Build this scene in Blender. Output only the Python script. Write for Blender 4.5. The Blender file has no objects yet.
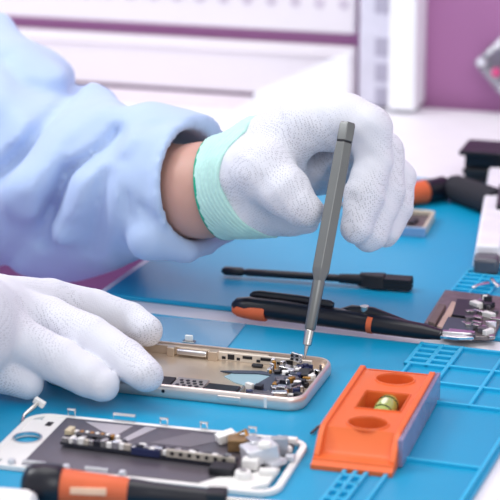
import bpy, bmesh, math, random
import numpy as np
from mathutils import Vector, Matrix
random.seed(7)
MM = 0.001
C = bpy.context.scene.collection
R = math.radians

# ------------------------------------------------------------------ camera
H, F, PITCH = 356.0, 1995.0, R(16.5)
cP, sP = math.cos(PITCH), math.sin(PITCH)
cd = bpy.data.cameras.new('camera'); cam = bpy.data.objects.new('camera', cd); C.objects.link(cam)
cam.location = (0, 0, H*MM); cam.rotation_euler = (R(90)-PITCH, 0, 0)
cd.sensor_width = 36; cd.lens = 36*F/500; cd.clip_start = 0.05; cd.clip_end = 50
cd.dof.use_dof = True; cd.dof.focus_distance = 1.045; cd.dof.aperture_fstop = 12.5
bpy.context.scene.camera = cam

def P(px, py, z=0.0):
    """point of the plane at height z (mm) seen at a photo pixel"""
    u = 250-py; dz = -F*sP+u*cP; t = (z-H)/dz
    return Vector(((px-250)*t, (F*cP+u*sP)*t, z))
def W(px, py, d):
    """point at axial depth d (mm)"""
    x = (px-250)/F*d; y = (250-py)/F*d
    return Vector((x, cP*d+sP*y, H-sP*d+cP*y))
def Wz(px, py, z): return P(px, py, z)
def dep(p): return p[1]*cP+(H-p[2])*sP

# ------------------------------------------------------------------ materials
def lin(c):
    c = c/255.0
    return c/12.92 if c <= 0.04045 else ((c+0.055)/1.055)**2.4
def rgb(c): return (lin(c[0]), lin(c[1]), lin(c[2]), 1)
_m = {}
def mat(name, col, rough=0.5, metal=0.0, var=0.06, scale=60, bump=0.0, bscale=400, sheen=0, sss=0, coat=0,
        trans=0, alpha=1, ior=1.45, spec=None, dots=None):
    if name in _m: return _m[name]
    m = bpy.data.materials.new(name); m.use_nodes = True; nt = m.node_tree; N = nt.nodes; L = nt.links
    b = N['Principled BSDF']
    tc = N.new('ShaderNodeTexCoord')
    nz = N.new('ShaderNodeTexNoise'); nz.inputs['Scale'].default_value = scale; nz.inputs['Detail'].default_value = 3
    L.new(tc.outputs['Object'], nz.inputs['Vector'])
    cr = N.new('ShaderNodeValToRGB'); c = rgb(col)
    cr.color_ramp.elements[0].position = 0.3; cr.color_ramp.elements[1].position = 0.7
    cr.color_ramp.elements[0].color = tuple(min(1, x*(1-var)) for x in c[:3])+(1,)
    cr.color_ramp.elements[1].color = tuple(min(1, x*(1+var)) for x in c[:3])+(1,)
    L.new(nz.outputs['Fac'], cr.inputs['Fac'])
    out = cr.outputs['Color']
    if dots:      # knitted dot pattern: (scale per metre, darkness, size)
        vo = N.new('ShaderNodeTexVoronoi'); vo.inputs['Scale'].default_value = dots[0]; vo.inputs['Randomness'].default_value = dots[3]
        mp = N.new('ShaderNodeMapping'); mp.inputs['Rotation'].default_value = (0.5, 0.35, 0.7)
        L.new(tc.outputs['Object'], mp.inputs['Vector']); L.new(mp.outputs['Vector'], vo.inputs['Vector'])
        r2 = N.new('ShaderNodeValToRGB'); r2.color_ramp.elements[0].position = dots[2]*0.6; r2.color_ramp.elements[1].position = dots[2]
        k = 1-dots[1]; r2.color_ramp.elements[0].color = (k*0.97, k*0.97, k, 1); r2.color_ramp.elements[1].color = (1, 1, 1, 1)
        L.new(vo.outputs['Distance'], r2.inputs['Fac'])
        # the pattern shows only in patches (where the fabric is stretched)
        n2 = N.new('ShaderNodeTexNoise'); n2.inputs['Scale'].default_value = 28; n2.inputs['Detail'].default_value = 1
        L.new(tc.outputs['Object'], n2.inputs['Vector'])
        r3 = N.new('ShaderNodeValToRGB'); r3.color_ramp.elements[0].position = 0.42; r3.color_ramp.elements[1].position = 0.56
        L.new(n2.outputs['Fac'], r3.inputs['Fac'])
        mx = N.new('ShaderNodeMix'); mx.data_type = 'RGBA'; mx.blend_type = 'MULTIPLY'
        L.new(r3.outputs['Color'], mx.inputs[0]); L.new(out, mx.inputs[6]); L.new(r2.outputs['Color'], mx.inputs[7])
        out = mx.outputs[2]
        bp = N.new('ShaderNodeBump'); bp.inputs['Strength'].default_value = 0.25; bp.inputs['Distance'].default_value = 0.0004
        L.new(vo.outputs['Distance'], bp.inputs['Height']); L.new(bp.outputs['Normal'], b.inputs['Normal'])
    L.new(out, b.inputs['Base Color'])
    b.inputs['Roughness'].default_value = rough; b.inputs['Metallic'].default_value = metal
    b.inputs['IOR'].default_value = ior
    if sheen: b.inputs['Sheen Weight'].default_value = sheen
    if sss:
        b.inputs['Subsurface Weight'].default_value = sss; b.inputs['Subsurface Scale'].default_value = 0.004
    if coat: b.inputs['Coat Weight'].default_value = coat
    if trans: b.inputs['Transmission Weight'].default_value = trans
    if alpha < 1: b.inputs['Alpha'].default_value = alpha
    if spec is not None: b.inputs['Specular IOR Level'].default_value = spec
    if bump:
        bn = N.new('ShaderNodeTexNoise'); bn.inputs['Scale'].default_value = bscale; bn.inputs['Detail'].default_value = 4
        L.new(tc.outputs['Object'], bn.inputs['Vector'])
        bp = N.new('ShaderNodeBump'); bp.inputs['Strength'].default_value = bump; bp.inputs['Distance'].default_value = 0.001
        L.new(bn.outputs['Fac'], bp.inputs['Height']); L.new(bp.outputs['Normal'], b.inputs['Normal'])
    _m[name] = m; return m

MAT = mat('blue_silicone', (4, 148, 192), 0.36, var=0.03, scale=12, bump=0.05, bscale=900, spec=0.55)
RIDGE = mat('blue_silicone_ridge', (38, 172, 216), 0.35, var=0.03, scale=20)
DESK = mat('white_laminate', (232, 230, 236), 0.45, var=0.02)
PURPLE = mat('purple_paint', (176, 118, 166), 0.7, var=0.03, scale=4)
PURPLED = mat('purple_floor', (140, 104, 182), 0.7, var=0.03, scale=4)
WHITE = mat('white_enamel', (236, 230, 236), 0.5, var=0.015, scale=5)
GREYSLOT = mat('slot_grey', (176, 172, 190), 0.6)
HOLEG = mat('hole_grey', (206, 196, 210), 0.7)
GLOVE = mat('white_knit', (214, 215, 225), 0.85, var=0.015, scale=60, sheen=0.25, dots=(900, 0.38, 0.40, 0.38))
MINT = mat('mint_rib', (182, 224, 216), 0.85, var=0.05, scale=200, sheen=0.2)
HEM = mat('green_hem', (30, 160, 130), 0.8)
SKIN = mat('skin', (196, 152, 138), 0.5, var=0.05, scale=30, sss=0.15, bump=0.1, bscale=1500)
SHIRT = mat('light_blue_cotton', (174, 195, 229), 0.85, var=0.03, scale=30, sheen=0.2, bump=0.08, bscale=1800)
BLACK = mat('black_plastic', (20, 21, 30), 0.33, var=0.1)
BLACKM = mat('black_matte', (26, 27, 34), 0.55, var=0.1)
NAVY = mat('navy_black_grip', (17, 18, 30), 0.3, var=0.1)
ORANGE = mat('orange_plastic', (224, 104, 50), 0.38, var=0.04)
ORANGER = mat('orange_rubber', (214, 98, 56), 0.5, var=0.05)
GUN = mat('gunmetal', (120, 122, 122), 0.38, 0.75, var=0.03)
STEEL = mat('steel', (188, 186, 184), 0.27, 1.0, var=0.05)
CHROME = mat('bright_metal', (225, 225, 228), 0.2, 1.0, var=0.03)
CHAMP = mat('champagne_aluminium', (226, 214, 208), 0.3, 0.65, var=0.02)
GOLD = mat('tan_gold_plate', (212, 194, 174), 0.28, 0.6, var=0.08, scale=40)
GOLDB = mat('brass_contact', (190, 140, 70), 0.35, 0.8)
SHIELD = mat('grey_shield_plate', (106, 102, 110), 0.32, 0.6, var=0.06, scale=30)
DARKPCB = mat('dark_circuit', (34, 36, 48), 0.4, 0.1, var=0.2, scale=300)
SLATE = mat('slate_tape', (62, 70, 86), 0.5, var=0.1)
PALEB = mat('pale_blue_tape', (150, 180, 190), 0.4, 0.2, var=0.05)
CREAM = mat('cream_plastic', (232, 230, 228), 0.4, var=0.03)
BEIGE = mat('beige_grey', (196, 188, 176), 0.4, 0.3, var=0.1, scale=200)
SILV = mat('silver_plastic', (205, 206, 212), 0.35, 0.3, var=0.06, scale=200)
BLUEF = mat('blue_flex', (44, 52, 92), 0.35, 0.1, var=0.2)
FILM = mat('blue_film', (150, 185, 215), 0.12, alpha=0.42, spec=0.6)
CLEAR = mat('clear_acrylic', (235, 236, 245), 0.08, trans=0.75, ior=1.45)
VIALG = mat('green_liquid', (196, 214, 110), 0.1, trans=0.35, coat=0.5)
BUBBLE = mat('pale_bubble', (235, 240, 200), 0.1)
LVLSIDE = mat('polished_side', (142, 134, 162), 0.22, 0.3, var=0.15, scale=60)  # purple-grey reflection on the shiny side, put into the base colour

# ------------------------------------------------------------------ mesh builder (local mm)
class MB:
    def __init__(s): s.v = []; s.f = []; s.M = None
    def add(s, vs, fs):
        o = len(s.v)
        if s.M is not None: vs = [tuple(s.M @ Vector(v)) for v in vs]
        s.v += [tuple(v) for v in vs]; s.f += [tuple(i+o for i in f) for f in fs]; return s
    def box(s, x0, x1, y0, y1, z0, z1):
        return s.prism([(x0, y0), (x1, y0), (x1, y1), (x0, y1)], z0, z1)
    def prism(s, poly, z0, z1, top=None):
        n = len(poly); top = top or poly
        vs = [(p[0], p[1], z0) for p in poly]+[(p[0], p[1], z1) for p in top]
        fs = [tuple(range(n))[::-1], tuple(range(n, 2*n))]+[(i, (i+1) % n, (i+1) % n+n, i+n) for i in range(n)]
        return s.add(vs, fs)
    def tube(s, pts, rad, n=12, cap=True, sq=1.0, flat=None, phase=0):
        pts = [Vector(p) for p in pts]; m = len(pts)
        if not isinstance(rad, (list, tuple)): rad = [rad]*m
        vs = []; up = Vector((0, 0, 1))
        d0 = (pts[-1]-pts[0]).normalized()
        if abs(d0.z) > 0.9: up = Vector((0, 1, 0))
        for i, p in enumerate(pts):
            d = (pts[min(i+1, m-1)]-pts[max(i-1, 0)])
            d = d.normalized() if d.length > 1e-9 else d0
            a = d.cross(up).normalized(); b = a.cross(d).normalized()
            for k in range(n):
                t = 2*math.pi*k/n+phase; vs.append(p+a*math.cos(t)*rad[i]+b*math.sin(t)*rad[i]*sq)
        fs = [(i*n+k, i*n+(k+1) % n, (i+1)*n+(k+1) % n, (i+1)*n+k) for i in range(m-1) for k in range(n)]
        if cap: fs += [tuple(range(n))[::-1], tuple(range((m-1)*n, m*n))]
        return s.add(vs, fs)
    def cyl(s, c, r, z0, z1, n=20, r1=None):
        r1 = r if r1 is None else r1
        return s.prism([(c[0]+r*math.cos(2*math.pi*k/n), c[1]+r*math.sin(2*math.pi*k/n)) for k in range(n)], z0, z1,
                       [(c[0]+r1*math.cos(2*math.pi*k/n), c[1]+r1*math.sin(2*math.pi*k/n)) for k in range(n)])
    def ring(s, path, prof):
        """closed 2-D path (ccw), closed profile of (inward offset, z)"""
        n = len(path); m = len(prof); vs = []
        for i, p in enumerate(path):
            a = Vector(path[i-1]); b = Vector(path[(i+1) % n]); d = (b-a).normalized(); nrm = Vector((-d.y, d.x))
            for (o, z) in prof: q = Vector(p)+nrm*o; vs.append((q.x, q.y, z))
        fs = [(i*m+k, ((i+1) % n)*m+k, ((i+1) % n)*m+(k+1) % m, i*m+(k+1) % m) for i in range(n) for k in range(m)]
        return s.add(vs, fs)
    def build(s, name, m, parent=None, bevel=0, seg=2, sharp=38, loc=None, rotz=None):
        me = bpy.data.meshes.new(name); me.from_pydata([(a*MM, b*MM, c*MM) for a, b, c in s.v], [], s.f)
        bm = bmesh.new(); bm.from_mesh(me); bmesh.ops.recalc_face_normals(bm, faces=bm.faces)
        for f in bm.faces: f.smooth = True
        for e in bm.edges:
            e.smooth = (len(e.link_faces) == 2 and e.calc_face_angle(3) < R(sharp))
        bm.to_mesh(me); bm.free()
        me.materials.append(m)
        o = bpy.data.objects.new(name, me); C.objects.link(o)
        if parent: o.parent = parent
        if loc is not None: o.location = (loc[0]*MM, loc[1]*MM, loc[2]*MM)
        if rotz is not None: o.rotation_euler = (0, 0, rotz)
        if bevel:
            b = o.modifiers.new('b', 'BEVEL'); b.width = bevel*MM; b.segments = seg; b.limit_method = 'ANGLE'; b.angle_limit = R(35)
        return o
def rrect(x0, x1, y0, y1, r, n=6):
    out = []
    for cx, cy, a0 in ((x1-r, y0+r, -90), (x1-r, y1-r, 0), (x0+r, y1-r, 90), (x0+r, y0+r, 180)):
        for k in range(n+1):
            a = R(a0+90*k/n); out.append((cx+r*math.cos(a), cy+r*math.sin(a)))
    return out
def tag(o, label=None, cat=None, group=None, kind=None):
    if label: o['label'] = label
    if cat: o['category'] = cat
    if group: o['group'] = group
    if kind: o['kind'] = kind
    return o
def thing(name, label, cat, loc=(0, 0, 0), rotz=0, group=None):
    o = bpy.data.objects.new(name, None); C.objects.link(o); o.empty_display_size = 0.01
    o.location = (loc[0]*MM, loc[1]*MM, loc[2]*MM); o.rotation_euler = (0, 0, rotz)
    return tag(o, label, cat, group)
class Frame:
    """a thing's own frame, to turn photo pixels into its local mm"""
    def __init__(s, ox, oy, ang): s.o = Vector((ox, oy, 0)); s.a = R(ang)
    def loc(s, px, py, z=0):
        p = P(px, py, z)-s.o; c, q = math.cos(s.a), math.sin(s.a)
        return (p.x*c+p.y*q, -p.x*q+p.y*c)

# ------------------------------------------------------------------ implicit surfaces
def seg_cone(X, a, b, r1, r2):
    a = np.array(a, float); b = np.array(b, float); ba = b-a; l2 = max(ba@ba, 1e-9)
    pa = X-a; h = np.clip((pa@ba)/l2, 0, 1)
    return np.linalg.norm(pa-h[..., None]*ba, axis=-1)-(r1+(r2-r1)*h)
def smin(a, b, k):
    h = np.maximum(k-np.abs(a-b), 0)/k
    return np.minimum(a, b)-h*h*k*0.25
def smax(a, b, k): return -smin(-a, -b, k)
def chain(X, pts, k=5):
    """pts: (Vector, r)"""
    d = None
    for (p, r), (q, s) in zip(pts, pts[1:]):
        e = seg_cone(X, p, q, r, s); d = e if d is None else smin(d, e, k)
    return d
def nets(fn, lo, hi, h):
    lo = np.array(lo, float); n = np.ceil((np.array(hi)-lo)/h).astype(int)+1
    ax = [lo[i]+h*np.arange(n[i]) for i in range(3)]
    f = np.ones(tuple(n)); B = 12; half = (B-1)/2*h
    for i in range(0, n[0], B):      # evaluate only the blocks the surface can pass through
        cy = ax[1][::B]+half; cz = ax[2][::B]+half
        cc = np.stack(np.meshgrid([ax[0][i]+half], cy, cz, indexing='ij'), -1); fc = fn(cc)[0]
        for j in range(len(cy)):
            for k in range(len(cz)):
                sl_ = (slice(i, i+B), slice(j*B, j*B+B), slice(k*B, k*B+B)); v = fc[j, k]
                if abs(v) > half*1.733*1.25+8: f[sl_] = v; continue
                f[sl_] = fn(np.stack(np.meshgrid(ax[0][sl_[0]], ax[1][sl_[1]], ax[2][sl_[2]], indexing='ij'), -1))
    f[0] = f[-1] = 1; f[:, 0] = f[:, -1] = 1; f[:, :, 0] = f[:, :, -1] = 1
    s = f < 0; c = np.array(f.shape)-1
    cnt = np.zeros(c, int)
    cor = [(i, j, k) for i in (0, 1) for j in (0, 1) for k in (0, 1)]
    for i, j, k in cor: cnt += s[i:i+c[0], j:j+c[1], k:k+c[2]]
    act = np.argwhere((cnt > 0) & (cnt < 8)); idx = -np.ones(c, int); idx[tuple(act.T)] = np.arange(len(act))
    acc = np.zeros((len(act), 3)); w = np.zeros(len(act))
    for a in cor:
        for d in range(3):
            if a[d]: continue
            b = list(a); b[d] = 1
            fa = f[tuple((act+a).T)]; fb = f[tuple((act+b).T)]
            m = (fa < 0) != (fb < 0); t = np.where(m, fa/np.where(m, fa-fb, 1), 0)
            p = np.array(a, float)+t[:, None]*(np.array(b)-np.array(a)); acc += p*m[:, None]; w += m
    V = lo+(act+acc/w[:, None])*h
    Q = []
    for d in range(3):
        u, v = (d+1) % 3, (d+2) % 3
        sl = [slice(1, -1)]*3; sl[d] = slice(0, -1)
        sh = [slice(1, -1)]*3; sh[d] = slice(1, None)
        A = s[tuple(sl)]; B = s[tuple(sh)]
        for inside in (True, False):
            e = np.argwhere((A == inside) & (B != inside)); off = np.ones(3, int); off[d] = 0; e = e+off
            eu = np.zeros(3, int); eu[u] = 1; ev = np.zeros(3, int); ev[v] = 1
            q = np.stack([idx[tuple((e-eu-ev).T)], idx[tuple((e-ev).T)], idx[tuple(e.T)], idx[tuple((e-eu).T)]], 1)
            Q.append(q if inside else q[:, ::-1])
    return V, np.concatenate(Q)
def blob(name, fn, lo, hi, h, m, parent=None, smooth=1):
    V, Q = nets(fn, lo, hi, h)
    me = bpy.data.meshes.new(name); me.from_pydata((V*MM).tolist(), [], Q.tolist())
    me.materials.append(m)
    me.polygons.foreach_set('use_smooth', [True]*len(me.polygons))
    o = bpy.data.objects.new(name, me); C.objects.link(o)
    if parent: o.parent = parent
    if smooth:
        s = o.modifiers.new('s', 'SMOOTH'); s.iterations = smooth; s.factor = 0.5
    return o
def bounds(pts, pad):
    a = np.array([tuple(p) for p in pts]); return a.min(0)-pad, a.max(0)+pad

# ------------------------------------------------------------------ room shell and desk
YAW = R(-17)
wd = Vector((math.cos(YAW), math.sin(YAW))); wn = Vector((-math.sin(YAW), math.cos(YAW)))   # along wall / away from the camera
corner = Vector((140.6, 1612))                    # a point of the desk's far edge
def wl(u, v): q = corner+wd*u+wn*v; return (q.x, q.y)
FLOOR = -740
def struct(name, mb, m): return tag(mb.build(name, m), kind='structure')
b = MB(); b.prism([wl(-1500, 30), wl(1300, 30), wl(1300, 60), wl(-1500, 60)], FLOOR, 1300); struct('wall_back', b, PURPLE)
b = MB(); b.prism([wl(-1500, -1650), wl(1300, -1650), wl(1300, 60), wl(-1500, 60)], FLOOR-20, FLOOR); struct('floor', b, PURPLED)

MR = -19.5; mU = Vector((math.cos(R(MR)), math.sin(R(MR)))); mV = Vector((-mU.y, mU.x))
def ml(o, u, v): q = Vector(o)+mU*u+mV*v; return q
bench = thing('workbench', 'white laminate workbench under the two blue repair mats', 'workbench', (150, 1200, FLOOR))
b = MB()
e0 = Vector((-86.1, 1113.2))-mU*8
le = [e0+mV*t for t in (-420, 560)]
le[1] = e0+mV*300
tp = [le[0], le[0]+mU*620, Vector(wl(650, 20)), Vector(wl(-700, 20)), le[1]-mU*560, le[1]]
b.prism([(p.x-150, p.y-1200) for p in tp], -3-27-FLOOR, -3-FLOOR)
b.build('tabletop', DESK, bench, bevel=1.5)
for (u, v) in ((30, -380), (560, -330), (560, 380), (-300, 420)):
    q = e0+mU*u+mV*v; b = MB(); b.box(q.x-170, q.x-130, q.y-1220, q.y-1180, 0, -30-FLOOR); b.build('leg', WHITE, bench, bevel=2)

# silicone mats (their top is z = 0)
def mat_obj(o, w, d, label):
    t = thing('repair_mat', label, 'work mat', (o[0], o[1], -3), R(MR), 'blue silicone repair mats')
    b = MB(); b.prism(rrect(0, w, -d, 0, 5), 0, 3); b.build('mat_sheet', MAT, t, bevel=0.8); return t
fm = mat_obj((-93.5, 1089.5), 272, 390, 'blue silicone repair mat with compartment ridges under the opened phone and orange level')
bo = Vector((-86.1, 1113.2))+mV*325
bm_ = mat_obj((bo.x, bo.y), 300, 325, 'smooth blue silicone repair mat at the back, under the brush')
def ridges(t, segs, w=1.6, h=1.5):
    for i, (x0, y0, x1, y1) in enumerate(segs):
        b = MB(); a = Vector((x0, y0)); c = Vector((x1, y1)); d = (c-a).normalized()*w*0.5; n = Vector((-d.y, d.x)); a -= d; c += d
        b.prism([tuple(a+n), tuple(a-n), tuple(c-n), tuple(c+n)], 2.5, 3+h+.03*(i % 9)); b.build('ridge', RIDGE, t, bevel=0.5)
S = []
for y in (-3, -11, -19, -27, -35): S.append((199, y, 221, y))
for x in (199, 210, 221): S.append((x, -3, x, -35))
for y in (-3, -33, -59, -86): S.append((221, y, 270, y))
S += [(221, -35, 221, -59), (245, -3, 245, -86), (221, -59, 221, -86), (270, -3, 268, -385), (221, -86, 201, -86), (201, -35, 201, -160), (199, -35, 221, -35)]
S += [(201, -162, 268, -162), (230, -162, 230, -385)]
for i in range(10): S.append((211, -182-i*9, 221, -182-i*9))
S += [(211, -182, 211, -385), (221, -182, 221, -385), (216, -182, 216, -263)]
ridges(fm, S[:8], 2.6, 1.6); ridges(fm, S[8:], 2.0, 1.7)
S = []
for i in range(9): S.append((192, -325+50+i*8, 214, -325+50+i*8))
for x in (192, 203, 214): S.append((x, -275, x, -211))
S += [(214, -275, 290, -275), (214, -211, 290, -211), (250, -275, 250, -211)]
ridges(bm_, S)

# ------------------------------------------------------------------ background fittings on the wall
def wallthing(name, label, cat, u, group=None): return thing(name, label, cat, wl(u, 0)+(0,), YAW, group)
def uwall(px):    # distance along the wall plane hit by a pixel column
    k = (px-250)/F/cP
    # x = k*y approx along the wall line
    return (k*corner.y-corner.x)/(wd.x-k*wd.y)
def zwall(px, py, v=0):
    q = corner+wn*v; d = Vector(((px-250), F*cP+(250-py)*sP, -F*sP+(250-py)*cP))
    # intersect with vertical plane
    t = (q.x*wn.x+q.y*wn.y)/(d.x*wn.x+d.y*wn.y); p = d*t
    return ((Vector((p.x, p.y))-corner)@wd, H+p.z)
panel = wallthing('perforated_panel', 'white perforated metal panel along the top of the picture, above the purple strip', 'pegboard', 0)
uR, zb = zwall(355, 35, 18); uL, _ = zwall(0, 16)
b = MB(); b.box(-900, uR, 18, 28, zb, zb+500); b.build('panel_sheet', WHITE, panel, bevel=2)
u0, zr = zwall(350, 19)
for i in range(17):
    for j in range(3):
        b = MB(); b.M = Matrix.Translation((u0-10-i*21, 18.2, zr+9+j*24)) @ Matrix.Rotation(R(90), 4, 'X'); b.cyl((0, 0), 4.6, 0, 1, 14); b.build('hole', HOLEG, panel)
lower = wallthing('backboard_panel', 'plain white backboard panel below the purple strip', 'panel', 0)
_, z1 = zwall(355, 48, 18); b = MB(); b.box(-900, uR, 18, 28, 0, z1); b.build('panel_sheet', WHITE, lower, bevel=2)
b = MB(); b.box(-900, uR, 16, 18, z1-9, z1-6); b.build('ledge', WHITE, lower, bevel=3)
b = MB(); b.box(-900, uwall(246), -34, 18, -2.9, -2.4); b.build('desk_reflection_strip', mat('pink_grey', (222, 212, 222), 0.6), lower, bevel=1)  # pinkish reflection on the desk, put in as a thin coloured strip
post = wallthing('upright_post', 'white slotted upright post between the pegboard and the purple wall', 'post', 0)
ua, _ = zwall(357, 60); ub, _ = zwall(391, 60); uc, _ = zwall(419, 60)
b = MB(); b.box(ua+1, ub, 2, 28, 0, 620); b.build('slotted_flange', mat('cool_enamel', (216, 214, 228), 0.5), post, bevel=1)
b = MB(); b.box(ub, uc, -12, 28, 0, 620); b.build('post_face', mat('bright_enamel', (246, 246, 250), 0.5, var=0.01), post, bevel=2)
for (ya, yb) in ((-12, 14), (38, 57), (64, 82), (88, 107)):
    for (xa, xb) in ((375, 388),):
        u1, zt = zwall(xa, ya); u2, zz = zwall(xb, yb); b = MB(); b.box(u1, u2, 1.2, 3, zz, zt); b.build('slot', GREYSLOT, post)
sheet = thing('paper_sheet', 'blank white paper sheet leaning behind the raised gloved hand', 'paper', wl(0, 0)+(0,), YAW)
b = MB(); a1 = zwall(356, 46)[0]; a2 = zwall(262, 100)[0]
zt = zwall(356, 46)[1]
b.v = [(a1, -22, zt), (a1+1, -30, -2.8), (a2, -30, -2.8), (a2+2, -28, 12), (a1, -23, zt), (a1+1, -31, -2.8), (a2, -31, -2.8), (a2+2, -29, 12)]
b.f = [(0, 1, 2, 3), (7, 6, 5, 4), (0, 4, 5, 1), (1, 5, 6, 2), (2, 6, 7, 3), (3, 7, 4, 0)]
b.build('sheet', mat('paper', (236, 236, 242), 0.7, var=0.01), sheet)

# clear hexagonal holder mounted on the purple wall
ux, zx = zwall(505, 68)
jar = thing('hanging_clear_holder', 'faceted clear plastic holder against the purple wall at the right edge', 'holder', wl(ux, 0)+(zx,), YAW)
hexo = [(-28*1.05, -2), (-14, -28), (16, -34), (30, 2), (16, 34), (-12, 22)]
hexo = [(-27, 2), (-2, -26), (26, -28), (42, 0), (24, 30), (-4, 26)]
b = MB(); b.M = Matrix.Translation((0, 29, 0)) @ Matrix.Rotation(R(90), 4, 'X'); b.ring(hexo, [(0, 0), (0, 26), (6, 30), (9, 26), (9, 0)]); b.build('rim', CLEAR, jar, bevel=1.5)
b = MB(); b.M = Matrix.Translation((0, 29, 0)) @ Matrix.Rotation(R(90), 4, 'X'); b.prism([(p[0]*0.75, p[1]*0.75) for p in hexo], 0, 5); b.build('back_plate', CLEAR, jar)
for i, (x, z) in enumerate(((-20, 3), (-5, 19), (0, -18), (14, -12), (-8, -5), (10, 6))):
    b = MB(); b.M = Matrix.Translation((x, 3, z)) @ Matrix.Rotation(R(90), 4, 'X'); b.cyl((0, 0), 4.2, -4, 4, 10, 2.5); b.build('stud', mat('pearl', (240, 240, 248), 0.2) if i != 4 else mat('pink_dot', (225, 80, 140), 0.4), jar, bevel=0.6)

# ------------------------------------------------------------------ far things on the desk
def pt(px, py, z): p = P(px, py, z); return (p.x, p.y, z)
q = P(464, 180, 0)
box_ = thing('black_tray_stack', 'black stacked plastic trays at the back right of the desk', 'trays', (q.x, q.y, -2.8), YAW)
for k in range(2):
    z = k*13; b = MB(); b.box(0, 110, 0, 34, z, z+11)
    b.box(-3*k-1, 112, -2, 36, z+8, z+11.5)
    b.build('tray', BLACK if k else BLACKM, box_, bevel=0.6)

def lathe_tool(name, label, cat, p0, p1, segs, group=None):
    """p0,p1 world mm; segs: (part, t0, t1, [(t,r)...], material, sides)"""
    p0 = Vector(p0); p1 = Vector(p1)
    t = thing(name, label, cat, tuple(p0), 0, group); ax = p1-p0
    for (pn, prof, m, n, bv) in segs:
        b = MB(); b.tube([ax*a for a, r in prof], [r for a, r in prof], n); b.build(pn, m, t, bevel=bv)
    return t
# screwdriver behind the hand
lathe_tool('screwdriver', 'short black and orange screwdriver handle lying behind the raised hand', 'screwdriver', P(384, 198, 8), P(446, 188, 8), [
    ('orange_collar', [(-.05, 6), (0, 7.5), (.45, 7.8), (.64, 8.2), (.66, 7.4)], ORANGER, 18, 0),
    ('handle', [(.64, 7), (.67, 8.4), (.8, 8.0), (.95, 8.6), (1.0, 7.6), (1.02, 4)], NAVY, 18, 0),
    ('shaft', [(-1.1, 2), (-.04, 2)], STEEL, 12, 0)])
lathe_tool('foam_grip_tool', 'thick black foam grip handle lying across the back mat corner', 'tool handle', P(452, 187, 9), P(497, 203, 9), [
    ('grip', [(-.03, 5), (0, 8), (.08, 9.3), (.5, 9.5), (.9, 9.6), (1.0, 9), (1.03, 5)], mat('foam', (38, 38, 46), 0.85, bump=0.4, bscale=1200), 20, 0),
    ('shaft', [(1.0, 4), (1.8, 4)], BLACKM, 12, 0)])
# white box-shaped cutter at right edge
A = P(485, 269, 0); Bq = P(497, 178, 0)
d = Bq-A; cut = thing('box_cutter', 'white plastic cutter with black slider and grey tip at the right edge', 'cutter', (A.x, A.y, 0), math.atan2(d.y, d.x)-math.pi/2)
L_ = d.length*0.88
b = MB(); b.prism([(-8, 0), (10, 0), (13, L_), (-6, L_)], 0.2, 15, [(-6, 1), (9, 1), (11, L_-1), (-5, L_-1)]); b.build('handle', mat('offwhite_plastic', (228, 226, 234), 0.35), cut, bevel=2, seg=3)
b = MB(); b.box(3.5, 8.5, L_*.42, L_*.7, 14.6, 18); b.build('slider', BLACK, cut, bevel=0.8)
b = MB(); b.box(-6.5, 8.5, -15, 0, 0.3, 11); b.build('nose', mat('grey_nose', (96, 96, 104), 0.35, 0.4), cut, bevel=2.5, seg=3)
b = MB(); b.box(9, 12, -14, 6, 4, 9); b.build('clip', CHROME, cut, bevel=0.5)
# small camera module with gold frame behind the hand
q = P(405, 236, 0)
cm = thing('phone_part', 'small gold rimmed phone part just behind the raised glove', 'phone part', (q.x, q.y, 0.1), R(-14))
b = MB(); b.ring(rrect(-12, 13, 0, 44, 3), [(0, 0), (0, 6), (2.2, 6), (2.2, 0)]); b.build('rim', mat('cream_rim', (214, 204, 186), 0.4, 0.3), cm, bevel=0.5)
b = MB(); b.box(-10, 11, 2, 42, 0, 3.2); b.build('inner_plate', mat('brown_grey', (98, 88, 90), 0.4, 0.4), cm)
for i in range(9):
    x = random.uniform(-8, 8); y = random.uniform(6, 38); b = MB(); b.box(x-2.2, x+2.2, y-3, y+3, 3, 5.2); b.build('chip', random.choice([DARKPCB, STEEL, SHIELD]), cm, bevel=0.3)
b = MB(); b.box(-12.5, 13.5, -1.6, 0, 0, 6.5); b.build('end_face', mat('bluegrey', (150, 175, 205), 0.3, 0.5), cm, bevel=0.4)

# black antistatic brush
lathe = []
p0 = P(222, 268, 5.5); p1 = P(412, 281, 6)
br = thing('antistatic_brush', 'slim black antistatic brush lying on the back mat', 'brush', (p0.x, p0.y, 0), math.atan2(p1.y-p0.y, p1.x-p0.x))
Lb = (Vector((p1.x, p1.y))-Vector((p0.x, p0.y))).length
b = MB(); b.tube([(0, 0, 4), (2, 0, 4), (12, 0, 4), (14, 0, 4), (16, 0, 4), (40, 0, 4.2), (Lb*.64, 0, 4.5)], [1.6, 3.3, 3.3, 2.0, 2.8, 2.8, 2.7], 14, sq=.8); b.build('handle', BLACK, br)
b = MB(); b.prism([(Lb*.72, -2.4), (Lb*.81, -6), (Lb*.865, -6), (Lb*.865, 6), (Lb*.81, 6), (Lb*.72, 2.4)], 1, 8.8, [(Lb*.73, -1.8), (Lb*.82, -4), (Lb*.86, -4.4), (Lb*.86, 4.4), (Lb*.82, 4), (Lb*.73, 1.8)])
b.tube([(Lb*.62, 0, 4.4), (Lb*.75, 0, 4.6)], [2.7, 3.4], 14)
b.build('ferrule', BLACKM, br, bevel=0.8)
b = MB()
for i in range(9):
    for j in range(3):
        y = -4.6+i*1.15; b.box(Lb*.862, Lb*(.995+.006*((i+j) % 2)), y-.5, y+.5, 1.2+j*2.2, 3.2+j*2.2)
b.build('bristles', BLACKM, br)

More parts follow.
